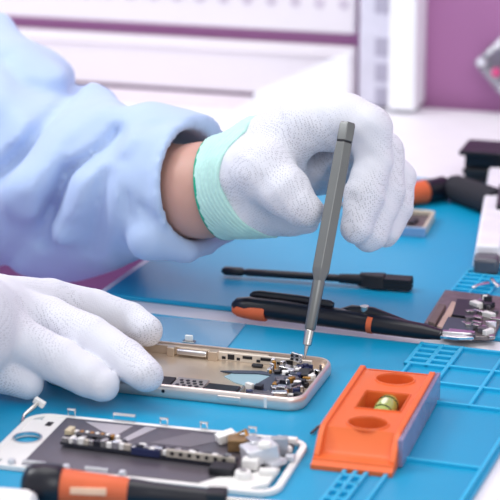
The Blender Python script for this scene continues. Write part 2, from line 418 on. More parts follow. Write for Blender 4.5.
# tweezers : two black arms with orange ends, metal points
p0 = P(232, 303, 8); p1 = P(441, 333, 6)
tw = thing('tweezers', 'black handled precision tweezers with orange end lying between the mats', 'tweezers', (p0.x, p0.y, 0), math.atan2(p1.y-p0.y, p1.x-p0.x))
Lt = (Vector((p1.x, p1.y))-Vector((p0.x, p0.y))).length
fr = Frame(p0.x, p0.y, math.degrees(math.atan2(p1.y-p0.y, p1.x-p0.x)))
def arm_poly(ts): return ts
b = MB(); b.tube([(0.5, 0, 7), (3, 0, 7), (10, 0, 7.2), (30, 0, 7.4), (60, 0, 7), (90, 0, 6.4), (Lt*.92, 0.5, 5.4), (Lt, 0, 5)], [2.2, 5.2, 6.6, 7, 6.6, 6.2, 5, 3.4], 18, sq=.85); b.build('grip', NAVY, tw)
b = MB(); b.tube([(2, -1.5, 5.4), (5, -1.8, 5.4), (14, -2, 5.5), (21, -2.2, 5.7), (22, -2.2, 5.7)], [3.2, 4.8, 5.9, 6.0, 5.6], 18, sq=.85); b.build('orange_end', ORANGER, tw)
b = MB(); b.tube([(Lt*.665, -.1, 6.4), (Lt*.69, -.1, 6.3)], [6.45, 6.4], 18, sq=.85); b.build('orange_band', ORANGER, tw)
b = MB(); b.tube([(9, 6, 11.5), (11, 6, 12.3), (14, 6, 12.8), (40, 4, 13.6), (58, 2, 13.6), (60, 2, 13.4)], [1.4, 2.3, 2.6, 2.6, 2.4, 1.6], 12); b.build('upper_arm', BLACK, tw)
b = MB(); b.tube([(62, 4, 8.4), (70, 4, 11), (82, 3.5, 11.4), (Lt*.9, 4, 6)], [3, 4, 4, 1.6], 12, sq=.8); b.build('lower_arm', BLACK, tw)
b = MB(); b.cyl((78, 2.5), 2.6, 12, 15.2, 16); b.build('pivot_screw', STEEL, tw, bevel=0.3)
b = MB(); b.prism([(Lt, -2.6), (Lt+9, -2.2), (Lt+18, 2.2), (Lt+6, 3.6), (Lt, 3)], 3.5, 5.5); b.prism([(Lt, 1), (Lt+12, 3.2), (Lt+16, 5), (Lt, 5)], 5.2, 6.6); b.build('metal_point', CHROME, tw, bevel=0.4)

# loose phone mid-board at right
q = P(428, 325, 0); q2 = P(447, 296, 0)
b3 = thing('phone_circuit_part', 'dismantled phone chassis part with dark screen plate beside the tweezers tip', 'phone part', (q.x, q.y, 0), R(-15))
bf = Frame(q.x, q.y, -15)
def poly(fr, pts, z): return [fr.loc(x, y, z) for x, y in pts]
b = MB(); b.prism(poly(bf, [(424, 325), (466, 339), (494, 339), (512, 300), (445, 292)], 1)[::1], 0.1, 2.5); b.build('chassis', mat('chassis_grey', (130, 122, 122), 0.35, 0.7, var=.2, scale=150), b3, bevel=0.4)
b = MB(); b.prism(poly(bf, [(437, 327), (443, 329), (459, 304), (452, 302)], 3), 2.4, 3.6); b.build('tan_strip', mat('tan', (206, 180, 160), 0.4, .3), b3, bevel=0.2)
b = MB(); b.prism(poly(bf, [(441, 330), (470, 334), (478, 321), (448, 317)], 4), 2.4, 4.2); b.build('screen_plate', SLATE, b3, bevel=0.3)
b = MB(); b.prism(poly(bf, [(452, 314), (475, 317), (482, 300), (457, 298)], 4), 2.4, 3.8); b.build('dark_plate', DARKPCB, b3, bevel=0.3)
b = MB(); b.prism(poly(bf, [(428, 323), (435, 325), (446, 306), (438, 305)], 4), 2.4, 5); b.build('side_bracket', mat('taupe', (120, 105, 98), 0.4, .4), b3, bevel=0.4)
b = MB(); b.prism(poly(bf, [(447, 336), (472, 340), (476, 334), (449, 331)], 3), 2.4, 4.8); b.build('silver_edge', CHROME, b3, bevel=0.4)
for i in range(34):
    px = random.uniform(466, 497); py = random.uniform(296, 336); x, y = bf.loc(px, py, 4)
    b = MB(); b.M = Matrix.Translation((x, y, 2.4)) @ Matrix.Rotation(random.uniform(0, 3), 4, 'Z'); w = random.uniform(.8, 3.6); l = random.uniform(.8, 2.4)
    b.box(-w, w, -l, l, 0, random.uniform(1.2, 4)); b.build('chip', random.choice([STEEL, CHROME, DARKPCB, CREAM, SHIELD, STEEL]), b3, bevel=0.25)
for (pts, lab) in (([(472, 288), (478, 285), (488, 283)], 'thin shiny metal bracket lying on the small grid of the back mat'),
                   ([(492, 279), (495, 283), (499, 287)], 'tiny bent metal clip at the right edge below the white cutter')):
    b = MB(); b.tube([P(x, y, 4.0+1.2*math.sin(i*2)) for i, (x, y) in enumerate(pts)], [1.4, 1.1, 2.0], 6, sq=.6)
    q = Vector(b.v[0]); 
    b.v = [tuple(Vector(v)-q) for v in b.v]
    tag(b.build('metal_clip', CHROME, None, bevel=.2, loc=q), lab, 'clip', 'loose metal clips')

# ------------------------------------------------------------------ gold phone housing
ph = thing('phone_housing', 'opened champagne metal phone housing held by the gloved fingers', 'phone', (-107.4, 958.9, 0.1), R(-17))
PF = Frame(-107.4, 958.9, -17)
PL, PW = 139.0, 65.0
path = rrect(0, PL, 0, PW, 10, 8)
b = MB(); b.ring(path, [(1.0, 0), (.25, .9), (0, 2.2), (0, 4.6), (.25, 6.0), (.9, 6.9), (1.9, 6.9), (1.9, 1.0)]); b.build('frame', CHAMP, ph, sharp=60)
b = MB(); b.prism(rrect(1.2, PL-1.2, 1.2, PW-1.2, 9, 8), 0.15, 1.6); b.build('back_plate', GOLD, ph)
for px0, px1 in ((224, 247),):
    x0, _ = PF.loc(px0, 390, 4); x1, _ = PF.loc(px1, 392, 4)
    b = MB(); b.box(x0, x1, -.5, .6, 2.3, 5.0); b.build('volume_button', CHAMP, ph, bevel=0.6, seg=3)
b = MB(); b.M = Matrix.Translation((PF.loc(171, 383, 4)[0], .1, 3.8)) @ Matrix.Rotation(R(90), 4, 'X'); b.cyl((0, 0), .9, -.1, .3, 14); b.build('screw_hole', BLACK, ph)
b = MB(); b.box(119.5, 121, -.12, .3, .9, 6.2); b.build('antenna_band', CREAM, ph)
# far long wall: brackets
def pbox(name, m, u0, u1, v0, v1, z0, z1, bv=.25, ang=0, lab=None):
    b = MB()
    if ang:
        cx, cy = (u0+u1)/2, (v0+v1)/2; b.M = Matrix.Translation((cx, cy, 0)) @ Matrix.Rotation(R(ang), 4, 'Z'); b.box(u0-cx, u1-cx, v0-cy, v1-cy, z0, z1)
    else: b.box(u0, u1, v0, v1, z0, z1)
    o = b.build(name, m, ph, bevel=bv)
    return o
pbox('side_rail', GOLD, 30, 104, 59.5, 62, 1.5, 6.2)
pbox('side_rail', mat('ivory_rail', (226, 216, 204), 0.4, .3), 76, 128, 58.6, 60.2, 1.5, 6.0)
pbox('button_bracket', CHROME, 54, 71, 56.5, 59, 2.6, 5.6, .8); pbox('bracket_tab', GOLD, 49, 53, 56, 60, 1.5, 6.4); pbox('bracket_tab', GOLD, 72, 77, 56, 60, 1.5, 6.4)
for u, w in ((80, 1), (84, 1.8), (88, .9), (93, 2.6), (99, 1), (103, 2.8), (110, 1.2), (116, 1.8), (121, 1)):
    pbox('dark_slot', BLACKM, u-w, u+w, 58.2, 58.8, 3.6 if w > 2 else 2.4, 5.2 if w > 1.5 else 3.8, .1)
pbox('screw_boss', BLACKM, 97, 103, 52, 55, 1.6, 3.4, .8)
# near side modules
pbox('black_module', BLACKM, 40, 68, 4, 17, 1.6, 5.4)
pbox('grille_plate', mat('grille_silver', (176, 172, 170), .35, .6), 68.5, 85, 4, 19, 1.6, 5.0)
for i in range(4):
    for j in range(3):
        b = MB(); b.cyl((71.5+i*3.4+(j % 2)*1.4, 8+j*3.4), 1.05, 4.9, 5.3, 10); b.build('grille_hole', BLACK, ph)
pbox('black_module', BLACK, 86, 103, 4, 15, 1.6, 5.2, .5); pbox('module_step', SLATE, 88, 101, 12, 16, 1.6, 4.4, .4)
pbox('silver_bracket', STEEL, 103.5, 104.6, 4, 17, 1.6, 4.8, .3)
b = MB(); b.prism([(88, 34), (96, 27), (112, 20), (120, 26), (118, 38), (104, 44), (92, 42)], 1.55, 2.1); b.build('pale_tape', PALEB, ph)
b = MB(); b.prism([(84, 40), (92, 43), (104, 46), (118, 44), (119, 40), (104, 42), (92, 39)], 2.0, 2.7); b.build('dark_ribbon', SLATE, ph)
b = MB(); b.prism([(106, 16), (120, 14), (124, 38), (112, 40)], 2.0, 3.6); b.build('flex_plate', SLATE, ph, bevel=.3)
rnd = random.Random(11)
mats = [STEEL, CHROME, DARKPCB, BLACK, SLATE, SHIELD, CREAM, BLUEF, GOLDB, DARKPCB, CHROME]
for i in range(118):
    u = rnd.uniform(107, 134.5); v = rnd.uniform(5.5, 58)
    if u < 118 and 18 < v < 42: u += 11
    if u > 132 and (v < 10 or v > 54): continue
    w, l = rnd.uniform(.5, 2.3), rnd.uniform(.5, 1.9); z = rnd.uniform(2.8, 6.2)
    if v > 42 and u < 126: w, l = w*.8, l*.8
    b = MB(); b.M = Matrix.Translation((u, v, 1.5)) @ Matrix.Rotation(rnd.choice([0, 0, .4, -.5, 1.2]), 4, 'Z')
    if i % 5 == 0: b.cyl((0, 0), w*.7+.4, 0, z-.8, 12); nm = 'screw'
    else: b.box(-w, w, -l, l, 0, z-1); nm = 'chip'
    b.build(nm, rnd.choice(mats), ph, bevel=.2)
for (u, v, w, l, a, m, z) in ((122, 33, 6, 2.6, 30, SHIELD, 5.6), (127, 22, 5, 2.2, 60, STEEL, 5.4), (116, 10, 6, 2.4, 0, SHIELD, 5.2), (127, 44, 4, 5, 10, BLACK, 5.6), (118, 50, 5, 2.5, -20, STEEL, 5.2), (124, 12, 4, 2, 20, CHROME, 5.8)):
    pbox('connector', m, u-w, u+w, v-l, v+l, 1.6, z, .5, a)
# lifted little connector by the driver tip
b = MB(); b.M = Matrix.Translation((120, 56, 6)) @ Matrix.Rotation(R(12), 4, 'Y'); b.box(-3.2, 3.2, -.8, .8, 0, 4.6); b.build('flex_connector', CHROME, ph, bevel=.3)
for i in range(2):
    for j in range(2):
        b = MB(); b.box(117.6+i*2.6, 119+i*2.6, 54.9, 55.3, 6.8+j*2, 8+j*2); b.build('contact', BLACKM, ph)

# clear blue film and small metal piece standing on it
tl, tr_, brr, bl = P(120, 312, 0), P(246, 324, 0), P(232, 345, 0), P(120, 330, 0)
b = MB(); ps = [P(120, 314, 0)-tr_, P(246, 325, 0)-tr_, P(226, 350, 0)-tr_, P(100, 339, 0)-tr_]
b.prism([(p.x, p.y) for p in ps][::-1], 0.15, .9)
tag(b.build('plastic_film', FILM, None, bevel=.1, loc=(tr_.x, tr_.y, 0)), 'translucent blue rectangular plastic film flat on the mat behind the phone', 'film')
q = P(189, 342, 1.2); sm = thing('small_metal_bracket', 'tiny silver bracket on the blue film behind the phone', 'bracket', (q.x, q.y, 0.9), R(-15))
b = MB(); b.box(-3.5, 3.5, -2, 2, 0, 1); b.build('foot', STEEL, sm, bevel=.2)
b = MB(); b.box(-2.2, 2.2, -.6, .8, 1, 4.2); b.build('upright', CREAM, sm, bevel=.4)

# ------------------------------------------------------------------ screen assembly (front)
sc = thing('phone_screen_assembly', 'white phone screen assembly lying face down with grey shield plate', 'phone screen', (-124, 850, 0.1), R(-15))
SF = Frame(-124, 850, -15)
SL, SW = 140.5, 67
def sbox(name, m, u0, u1, v0, v1, z0, z1, bv=.2, ang=0, parent=sc):
    b = MB(); cx, cy = (u0+u1)/2, (v0+v1)/2; b.M = Matrix.Translation((cx, cy, 0)) @ Matrix.Rotation(R(ang), 4, 'Z'); b.box(u0-cx, u1-cx, v0-cy, v1-cy, z0, z1)
    return b.build(name, m, parent, bevel=bv)
hx, hy = SF.loc(26, 436, 2); hr = 6.6
# white panel as ring + end plates around the home button hole
b = MB(); b.ring(rrect(0, SL, 0, SW, 11, 8), [(0, 0), (0, 2.4), (3.2, 2.4), (3.2, 0)]); b.build('white_rim', CREAM, sc, bevel=.3)
def plate_with_hole(x0, x1, y0, y1, cx, cy, r, z0, z1, n=40):
    b = MB(); out = []
    for k in range(n):
        a = 2*math.pi*k/n; dx, dy = math.cos(a), math.sin(a)
        tx = ((x1-cx) if dx > 0 else (x0-cx))/dx if abs(dx) > 1e-6 else 1e9
        ty = ((y1-cy) if dy > 0 else (y0-cy))/dy if abs(dy) > 1e-6 else 1e9
        t = min(tx, ty); out.append(((cx+dx*t, cy+dy*t), (cx+dx*r, cy+dy*r)))
    vs = []
    for o, i in out: vs += [(o[0], o[1], z0), (o[0], o[1], z1), (i[0], i[1], z1), (i[0], i[1], z0)]
    fs = []
    for k in range(n):
        a = 4*k; c = 4*((k+1) % n); fs += [(a, c, c+1, a+1), (a+1, c+1, c+2, a+2), (a+2, c+2, c+3, a+3), (a+3, c+3, c, a)]
    return b.add(vs, fs)
plate_with_hole(2.5, 20, 8, SW-8, 10, SW/2+1, hr, .3, 1.9).build('home_button_panel', CREAM, sc)
sbox('corner_panel', CREAM, 8, 20, 2, 8.2, .3, 1.9); sbox('corner_panel', CREAM, 8, 20, SW-8.2, SW-2, .3, 1.9)
b = MB(); n = 32; b.ring([(10+(hr+.6)*math.cos(2*math.pi*k/n), SW/2+1+(hr+.6)*math.sin(2*math.pi*k/n)) for k in range(n)], [(0, 1.2), (0, 2.6), (.9, 2.6), (.9, 1.2)]); b.build('home_button_ring', CHROME, sc)
sbox('small_dark_slot', BLACKM, 12, 15, 52, 57, 1.9, 2.2)
b = MB(); b.prism([(19, 3.4), (108, 3.4), (112, 10), (124, 14), (128, 24), (134.5, 30), (134.5, SW-9), (127, SW-3.4), (19, SW-3.4)], .4, 2.6); b.build('shield_plate', SHIELD, sc, bevel=.3)
b = MB(); b.prism([(104, 3), (127, 3), (134, 10), (134.8, 29), (127, 25), (122, 16), (110, 11)], .4, 2.8); b.build('white_end_panel', CREAM, sc, bevel=.3)
sbox('white_end_block', CREAM, 120, 130, SW-9, SW-4, 2.5, 4.2, .5)
# bright foil patches on shield
b = MB(); b.prism([(30, 60), (54, 60.5), (50, 46), (42, 50)], 2.6, 2.9); b.build('foil_patch', mat('foil_pale', (192, 188, 192), .35, .5), sc)
b = MB(); b.prism([(60, 61), (66, 61), (58, 42), (54, 42)], 2.6, 2.9); b.build('foil_patch', mat('foil_pale', (192, 188, 192), .35, .5), sc)
b = MB(); b.prism([(68, 42), (88, 42), (104, 58), (84, 60)], 2.6, 2.8); b.build('foil_patch', mat('foil_mid', (128, 124, 130), .35, .5), sc)
# clip tabs along both long edges
def tab(u, v, w, hgt=4.0, wid=.75):
    b = MB(); b.tube([(u-w, v, 2), (u-w, v, 2+hgt), (u+w, v, 2+hgt), (u+w, v, 2)], wid, 6); b.box(u-w, u+w, v-.3, v+.3, 2, 3.0); b.build('metal_tab', CHROME, sc)
for u, w in ((21, 1.8), (48, 5.5), (68, 1.8), (88, 1.6), (112, 1.8)): tab(u, SW-1.2, w)
for u, w in ((26, 5.5), (56, 5.5)): tab(u, 2.0, w, 2.6)
for u in (14.5, 41, 68):
    b = MB(); b.cyl((u, 3), 2.2, 2.2, 4.6, 14, 1.5); b.build('screw_post', SILV, sc, bevel=.3)
b = MB(); b.tube([(0, SW-14, 2), (-1.5, SW-7, 3), (2, SW-2, 6), (4, SW+1, 8)], [.8, .9, 1.2, 1.4], 8); b.build('corner_flex', STEEL, sc)
b = MB(); b.M = Matrix.Translation((3.5, SW+.5, 7)) @ Matrix.Rotation(.5, 4, 'Y'); b.box(-3, 3, -1.5, 1.5, -1.2, 2); b.build('corner_connector', CREAM, sc, bevel=.5)
# logic board strip lying on top : a thing of its own
lb = thing('logic_board', 'narrow crowded logic board standing along the grey shield plate', 'circuit board', (-124, 850, 2.8), R(-15))
pts = [SF.loc(62, 438, 6), SF.loc(130, 446, 6), SF.loc(160, 448, 6), SF.loc(235, 460, 6)]
A_, B_ = Vector(pts[0]), Vector(pts[3])
dirb = (B_-A_); lenb = dirb.length; ab = math.atan2(dirb.y, dirb.x)
Mb = Matrix.Translation((A_.x, A_.y, 0)) @ Matrix.Rotation(ab, 4, 'Z')
def lbox(name, m, x0, x1, y0, y1, z0, z1, bv=.15, rx=0):
    b = MB(); b.M = Mb; b.box(x0, x1, y0, y1, z0, z1); return b.build(name, m, lb, bevel=bv)
lbox('board', DARKPCB, 0, lenb, -2.5, 5.5, .9, 2.2); lbox('base_strip', DARKPCB, 2, lenb-4, -3.0, -2.2, .2, 1.6)
lbox('board', DARKPCB, 2, 28, 5.5, 11, .9, 2.0)
x = 0.8; k = 0
while x < lenb-4:
    w = rnd.uniform(1.6, 3.4); hgt = rnd.uniform(1.6, 3.2)
    lbox('chip' if k % 4 else 'connector', [STEEL, CREAM, CHROME, CREAM, BEIGE, STEEL, DARKPCB][k % 7], x, x+w, -2.4, -.2, 1.0, 3.0+hgt*.8)
    w2 = w
    if k % 3 != 2: lbox('chip', [DARKPCB, STEEL, BLACKM, CREAM][(k*3) % 4], x, x+w2, .4, 3.0, 2.2, 3.2+hgt*.5)
    x += w+.35; k += 1
for i in range(9): lbox('capacitor', GOLDB if i % 2 else CREAM, 3+i*2.6, 4.6+i*2.6, 7, 10, 2.0, 4.2)
lbox('connector', mat('beige', (205, 190, 160), .4), 0, 3, 3, 9, 2.2, 6); lbox('shield_can', BLACK, 5, 22, 3.2, 6.8, 2.2, 4.6); lbox('shield_can', BLUEF, 36, 50, -3.4, -2.6, .8, 4.4)
for i in range(7):
    b = MB(); b.M = Mb @ Matrix.Translation((56+i*4.2, -2.6, 3.6)) @ Matrix.Rotation(R(90), 4, 'X'); b.cyl((0, 0), .95, 0, .3, 12); b.build('hole', BLACK, lb)
lbox('light_strip', BEIGE, 53, 86, -2.6, -1.2, 1.6, 5.2)
# camera block and coiled flexes at the right end of the screen
cb = thing('camera_module', 'translucent silver camera module standing at the right end of the screen assembly', 'camera module', (-124, 850, 2.8), R(-15))
c0 = Vector(SF.loc(262, 455, 6))
b = MB(); b.M = Matrix.Translation((c0.x, c0.y, .4)) @ Matrix.Rotation(R(38), 4, 'Z') @ Matrix.Rotation(R(-8), 4, 'Y'); b.box(-8, 7, -6, 6, 0.6, 8.5); b.build('housing', SILV, cb, bevel=.8)
b = MB(); b.M = Matrix.Translation((c0.x+2, c0.y-3, 8.6)) @ Matrix.Rotation(R(38), 4, 'Z'); b.cyl((0, 0), 3.4, 0, 2.2, 20, 3.0); b.build('lens_barrel', CREAM, cb, bevel=.4)
b = MB(); b.M = Matrix.Translation((c0.x-5, c0.y+2, 8.4)) @ Matrix.Rotation(R(38), 4, 'Z'); b.box(-2, 3, -4, 4, 0, 1.6); b.build('top_plate', CHROME, cb, bevel=.3)
b = MB(); b.M = Matrix.Translation((c0.x+6, c0.y+9, .2)) @ Matrix.Rotation(R(20), 4, 'Z'); b.box(-4, 4, -2, 2, 0, 9); b.build('side_block', mat('silver_dim', (170, 172, 180), .3, .4), cb, bevel=.5)
b = MB(); b.M = Matrix.Translation((c0.x-3, c0.y-10, .2)); b.box(-3.5, 4, -2.5, 3, 0, 5); b.build('front_block', CREAM, cb, bevel=.6)
g0 = Vector(SF.loc(228, 436, 6)); ff = thing('flex_connector', 'white and brass ribbon connector left of the silver camera module', 'connector', (-124, 850, 2.8), R(-15))
b = MB(); b.M = Matrix.Translation((g0.x, g0.y, .3)) @ Matrix.Rotation(R(35), 4, 'Z') @ Matrix.Rotation(R(-12), 4, 'Y'); b.box(-5, 4, -3, 3, .8, 5); b.build('connector_block', CREAM, ff, bevel=.4)
b = MB(); b.M = Matrix.Translation((g0.x+7, g0.y-7, 0)) @ Matrix.Rotation(R(15), 4, 'Z'); b.box(-5, 5, -4, 4, .1, 6); b.build('brass_block', mat('brown_flex', (140, 112, 78), .4, .4, var=.3, scale=200), ff, bevel=.5)
b = MB(); b.tube([(g0.x+2, g0.y-4, 4), (g0.x+9, g0.y-2, 8), (g0.x+13, g0.y-8, 3)], [1.2, 1.2, 1.2], 8, sq=.5); b.build('ribbon', GOLDB, ff)
k0 = Vector(SF.loc(243, 477, 3)); bt = thing('vibration_motor', 'small white round motor on the near right corner of the screen assembly', 'motor', (-124, 850, 2.8), R(-15))
b = MB(); b.cyl((k0.x, k0.y), 4.2, 0, 3.2, 20, 3.6); b.build('motor_can', CREAM, bt, bevel=.5)
b = MB(); b.cyl((k0.x, k0.y), 1.7, 3.1, 3.9, 16); b.build('motor_cap', STEEL, bt, bevel=.2)
b = MB(); b.box(k0.x-16, k0.x-5, k0.y-1, k0.y+8, 0, 3.5); b.build('black_bracket', BLACKM, bt, bevel=.6)
for (px, py, w, l, m, a) in ((283, 450, 4, 2.2, CREAM, 40), (276, 463, 5, 2.5, SILV, 60), (268, 472, 4, 2, CREAM, 10), (287, 440, 5, 1.8, CREAM, 0), (272, 455, 3, 2, STEEL, 20), (290, 458, 2.2, 2.2, SILV, 0)):
    x, y = SF.loc(px, py, 4); sbox('end_connector', m, x-w, x+w, y-l, y+l, 2.7, 5.4, .5, a)

# ------------------------------------------------------------------ orange level
lv = thing('spirit_level', 'orange plastic spirit level with two round holes and green vial', 'spirit level', (28.5, 851, 0.1), R(90-15.8))
# local: x away from camera, y to the left (so width is negative y)
LW, LZ, L0, L1 = 38.0, 15.0, -3.0, 104.0
def boolcut(o, cutters):
    for c in cutters:
        m = o.modifiers.new('c', 'BOOLEAN'); m.operation = 'DIFFERENCE'; m.object = c; m.solver = 'EXACT'
    dg = bpy.context.evaluated_depsgraph_get(); dg.update(); ev = o.evaluated_get(dg); me = bpy.data.meshes.new_from_object(ev)
    o.modifiers.clear(); o.data = me
    for c in cutters: bpy.data.objects.remove(c)
    bm = bmesh.new(); bm.from_mesh(me)
    for f in bm.faces: f.smooth = True
    for e in bm.edges: e.smooth = (len(e.link_faces) == 2 and e.calc_face_angle(3) < R(30))
    bm.to_mesh(me); bm.free(); return o
b = MB()
prof = [(L0, 0), (L1, 0), (L1, LZ-3), (L1-5, LZ-2), (L1-7, LZ-1.2), (17.5, LZ-1.2), (10, 5.2), (8.5, 4.4), (L0+7, 4.2), (L0+4, 4.2), (L0+3.5, 3.2), (L0, 2.2)]
n = len(prof)
vs = [(x, 0, z) for x, z in prof]+[(x, -LW, z) for x, z in prof]
b.add(vs, [tuple(range(n)), tuple(range(n, 2*n))[::-1]]+[(i, (i+1) % n, (i+1) % n+n, i+n) for i in range(n)])
body = b.build('body', ORANGE, lv)
cut = []
for cx in (25, 86.5):
    c = MB(); c.prism([(cx+7.8*math.cos(2*math.pi*k/40), -20.5+9.2*math.sin(2*math.pi*k/40)) for k in range(40)], 1.5, 40); cut.append(c.build('cutter', ORANGE, lv))
c = MB(); c.box(44, 67, -31.5, -10.5, 1.8, 40); cut.append(c.build('cutter', ORANGE, lv))
c = MB(); c.box(L1-6.2, L1-2.2, -35, -4, LZ-4.5, 40); cut.append(c.build('cutter', ORANGE, lv))
bpy.context.view_layer.update()
boolcut(body, cut); bv = body.modifiers.new('b', 'BEVEL'); bv.width = .0006; bv.segments = 2; bv.limit_method = 'ANGLE'; bv.angle_limit = R(40)
for (y0, y1) in ((-2.6, 0.2), (-LW-.2, -LW+2.8)):
    b = MB(); vs = []
    prf = [(L0+6, .5), (L1-1, .5), (L1-1, LZ-2.4), (L1-4, LZ), (16.5, LZ), (12, LZ-2.2), (L0+6, 4.9)]
    n = len(prf); vs = [(x, y0, z) for x, z in prf]+[(x, y1, z) for x, z in prf]
    b.add(vs, [tuple(range(n)), tuple(range(n, 2*n))[::-1]]+[(i, (i+1) % n, (i+1) % n+n, i+n) for i in range(n)])
    b.build('side_rail', ORANGE, lv, bevel=.5)
for cx in (25, 86.5):
    n = 36; b = MB(); b.ring([(cx+9*math.cos(2*math.pi*k/n), -20.5+10.4*math.sin(2*math.pi*k/n)) for k in range(n)], [(0, LZ-1.4), (.4, LZ-.5), (1.0, LZ-.5), (1.25, LZ-1.4)]); b.build('hole_rim', ORANGE, lv)
b = MB(); b.ring([(43, -32.5), (68, -32.5), (68, -9.5), (43, -9.5)], [(0, LZ-1.4), (.3, LZ-.6), (.9, LZ-.6), (1.1, LZ-1.4)]); b.build('window_rim', ORANGE, lv)
b = MB(); b.tube([(44.5, -22, 8.4), (47, -22, 8.8), (56, -22, 9.2), (65, -22, 8.8), (67.5, -22, 8.4)], [4.4, 5.2, 5.5, 5.2, 4.4], 20); vial = b.build('vial', VIALG, lv)
b = MB(); b.tube([(51, -22, 14.1), (53, -22, 14.4), (58, -22, 14.4), (60, -22, 14.1)], [.3, 1.4, 1.4, .3], 12, sq=.5); b.build('bubble', BUBBLE, vial)
for x in (49.5, 61.5):
    b = MB(); b.tube([(x, -22, 9.1), (x+.5, -22, 9.1)], 5.5, 20); b.build('vial_line', BLACKM, vial)
b = MB(); b.box(19, 31, -27, -14, 1.4, 2.4); b.build('lower_vial', mat('dull_steel', (150, 140, 130), .3, .5), lv)
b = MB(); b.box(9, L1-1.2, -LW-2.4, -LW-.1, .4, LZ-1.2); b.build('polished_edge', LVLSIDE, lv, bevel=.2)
# thin grey wire beside the level
b = MB(); pts = [P(x, y, z) for x, y, z in ((311, 433, 1.2), (318, 427, 1.5), (325, 424, 3), (331, 423, 3.4), (336, 421, 2.6))]
q = pts[0].copy(); b.tube([p-q for p in pts], [.6, .8, 1.1, 1.1, .8], 8)
tag(b.build('wire', mat('grey_wire', (90, 92, 98), .4, .3), None, loc=q), 'short bent grey wire beside the left edge of the orange level', 'wire')

# ------------------------------------------------------------------ near screwdriver, cap
p0 = P(44, 485, 10); p1 = P(226, 501, 6)
ns = thing('screwdriver', 'large black and orange screwdriver along the bottom edge in front of the screen', 'screwdriver', tuple(p0), 0)
ax = p1-p0
def nseg(name, prof, m, n=24, sq=1):
    b = MB(); b.tube([ax*a for a, r in prof], [r for a, r in prof], n, sq=sq); b.build(name, m, ns)
nseg('end_cap', [(-.12, 4), (-.10, 7.5), (-.06, 9.4), (.0, 10), (.08, 9.8), (.1, 8.8)], NAVY)
nseg('orange_grip', [(.09, 7.4), (.1, 8.2), (.25, 7.3), (.45, 6.6), (.47, 6.2)], ORANGER)
nseg('neck', [(.46, 6.1), (.48, 6.5), (.6, 5.6), (.8, 5.0), (.9, 4.9), (.91, 4.2)], NAVY)
b = MB(); b.M = Matrix.Translation(ax*.95) @ Matrix.Rotation(math.atan2(ax.y, ax.x), 4, 'Z'); b.box(-4.5, 4.5, -4.5, 4.5, -4, 4.8); b.build('collar', BLACKM, ns, bevel=1)
nseg('shaft', [(.98, 2.2), (1.8, 2.2)], STEEL, 14)
b = MB(); b.M = Matrix.Translation(ax*.26) @ Matrix.Rotation(math.atan2(ax.y, ax.x), 4, 'Z'); b.M = b.M @ Matrix.Rotation(R(74), 4, 'X'); b.box(-8, 8, -1.6, 1.6, 5.8, 8.0); b.build('pale_inlay', mat('pale_inlay', (236, 190, 160), .5), ns, bevel=.4)
q = P(13, 511, 6); cp = thing('rounded_stopper', 'white rounded plastic stopper in the bottom left corner', 'cap', (q.x, q.y, 0.1), R(-12))
b = MB(); b.tube([(-14, 0, 8), (-12, 0, 8), (6, 0, 8), (9, 0, 8), (10.5, 0, 8)], [6, 7.6, 7.8, 6.5, 3.5], 22); b.build('cap_body', CREAM, cp)
b = MB(); b.tube([(-15, 0, 8), (-13.6, 0, 8)], 8, 22); b.build('cap_lip', CREAM, cp, bevel=.4)

# ------------------------------------------------------------------ hex precision screwdriver in the hand
T0 = P(304.5, 359, 5.5); d0 = dep(T0); T1 = W(348, 122, d0+20)
def along(px, py):
    """point of the driver's axis nearest a photo row"""
    lo, hi = 0.0, 1.0
    for _ in range(40):
        m = (lo+hi)/2; p = T0.lerp(T1, m); y = 250-F*((p.y*sP+(p.z-H)*cP)/dep(p))
        if y > py: lo = m
        else: hi = m
    return lo
ps_ = thing('precision_screwdriver', 'slim grey hexagonal precision screwdriver held upright over the open phone', 'screwdriver', tuple(T0))
AX = T1-T0
def sseg(name, prof, m, n, bv=0, phase=0):
    b = MB(); b.tube([AX*along(0, y) for y, r in prof], [r for y, r in prof], n, phase=phase); b.build(name, m, ps_, bevel=bv, sharp=30)
k = d0/F
sseg('tip', [(359, .4), (352, .9), (346, 1.3)], STEEL, 12)
sseg('collar', [(346, 1.4), (345, 2.3), (331, 2.6), (330, 2.3)], STEEL, 20)
sseg('shaft', [(330, 2.5), (328, 2.9), (284, 3.3), (281, 3.3)], GUN, 20)
sseg('handle', [(282, 3.2), (279, 3.6), (271, 5.1), (268, 5.2), (180, 5.1), (143.5, 4.9)], GUN, 6, .3, R(10))
sseg('neck_ring', [(144, 4.4), (141, 4.4)], BLACKM, 6, 0, R(10))
sseg('swivel_cap', [(141.5, 4.9), (126, 4.8), (123, 4.2)], GUN, 6, .3, R(10))

# ------------------------------------------------------------------ the person
person = thing('person', 'person in light blue shirt and white knit gloves repairing the phone', 'person', (-420, 1150, -560))
PO = Vector((-420, 1150, -560))
def px2(r, d): return r*d/F
def hp(x, y, d, r): return (W(x, y, d), px2(r, d))
def hz(x, y, z, r): p = P(x, y, z); return (p, px2(r, dep(p)))
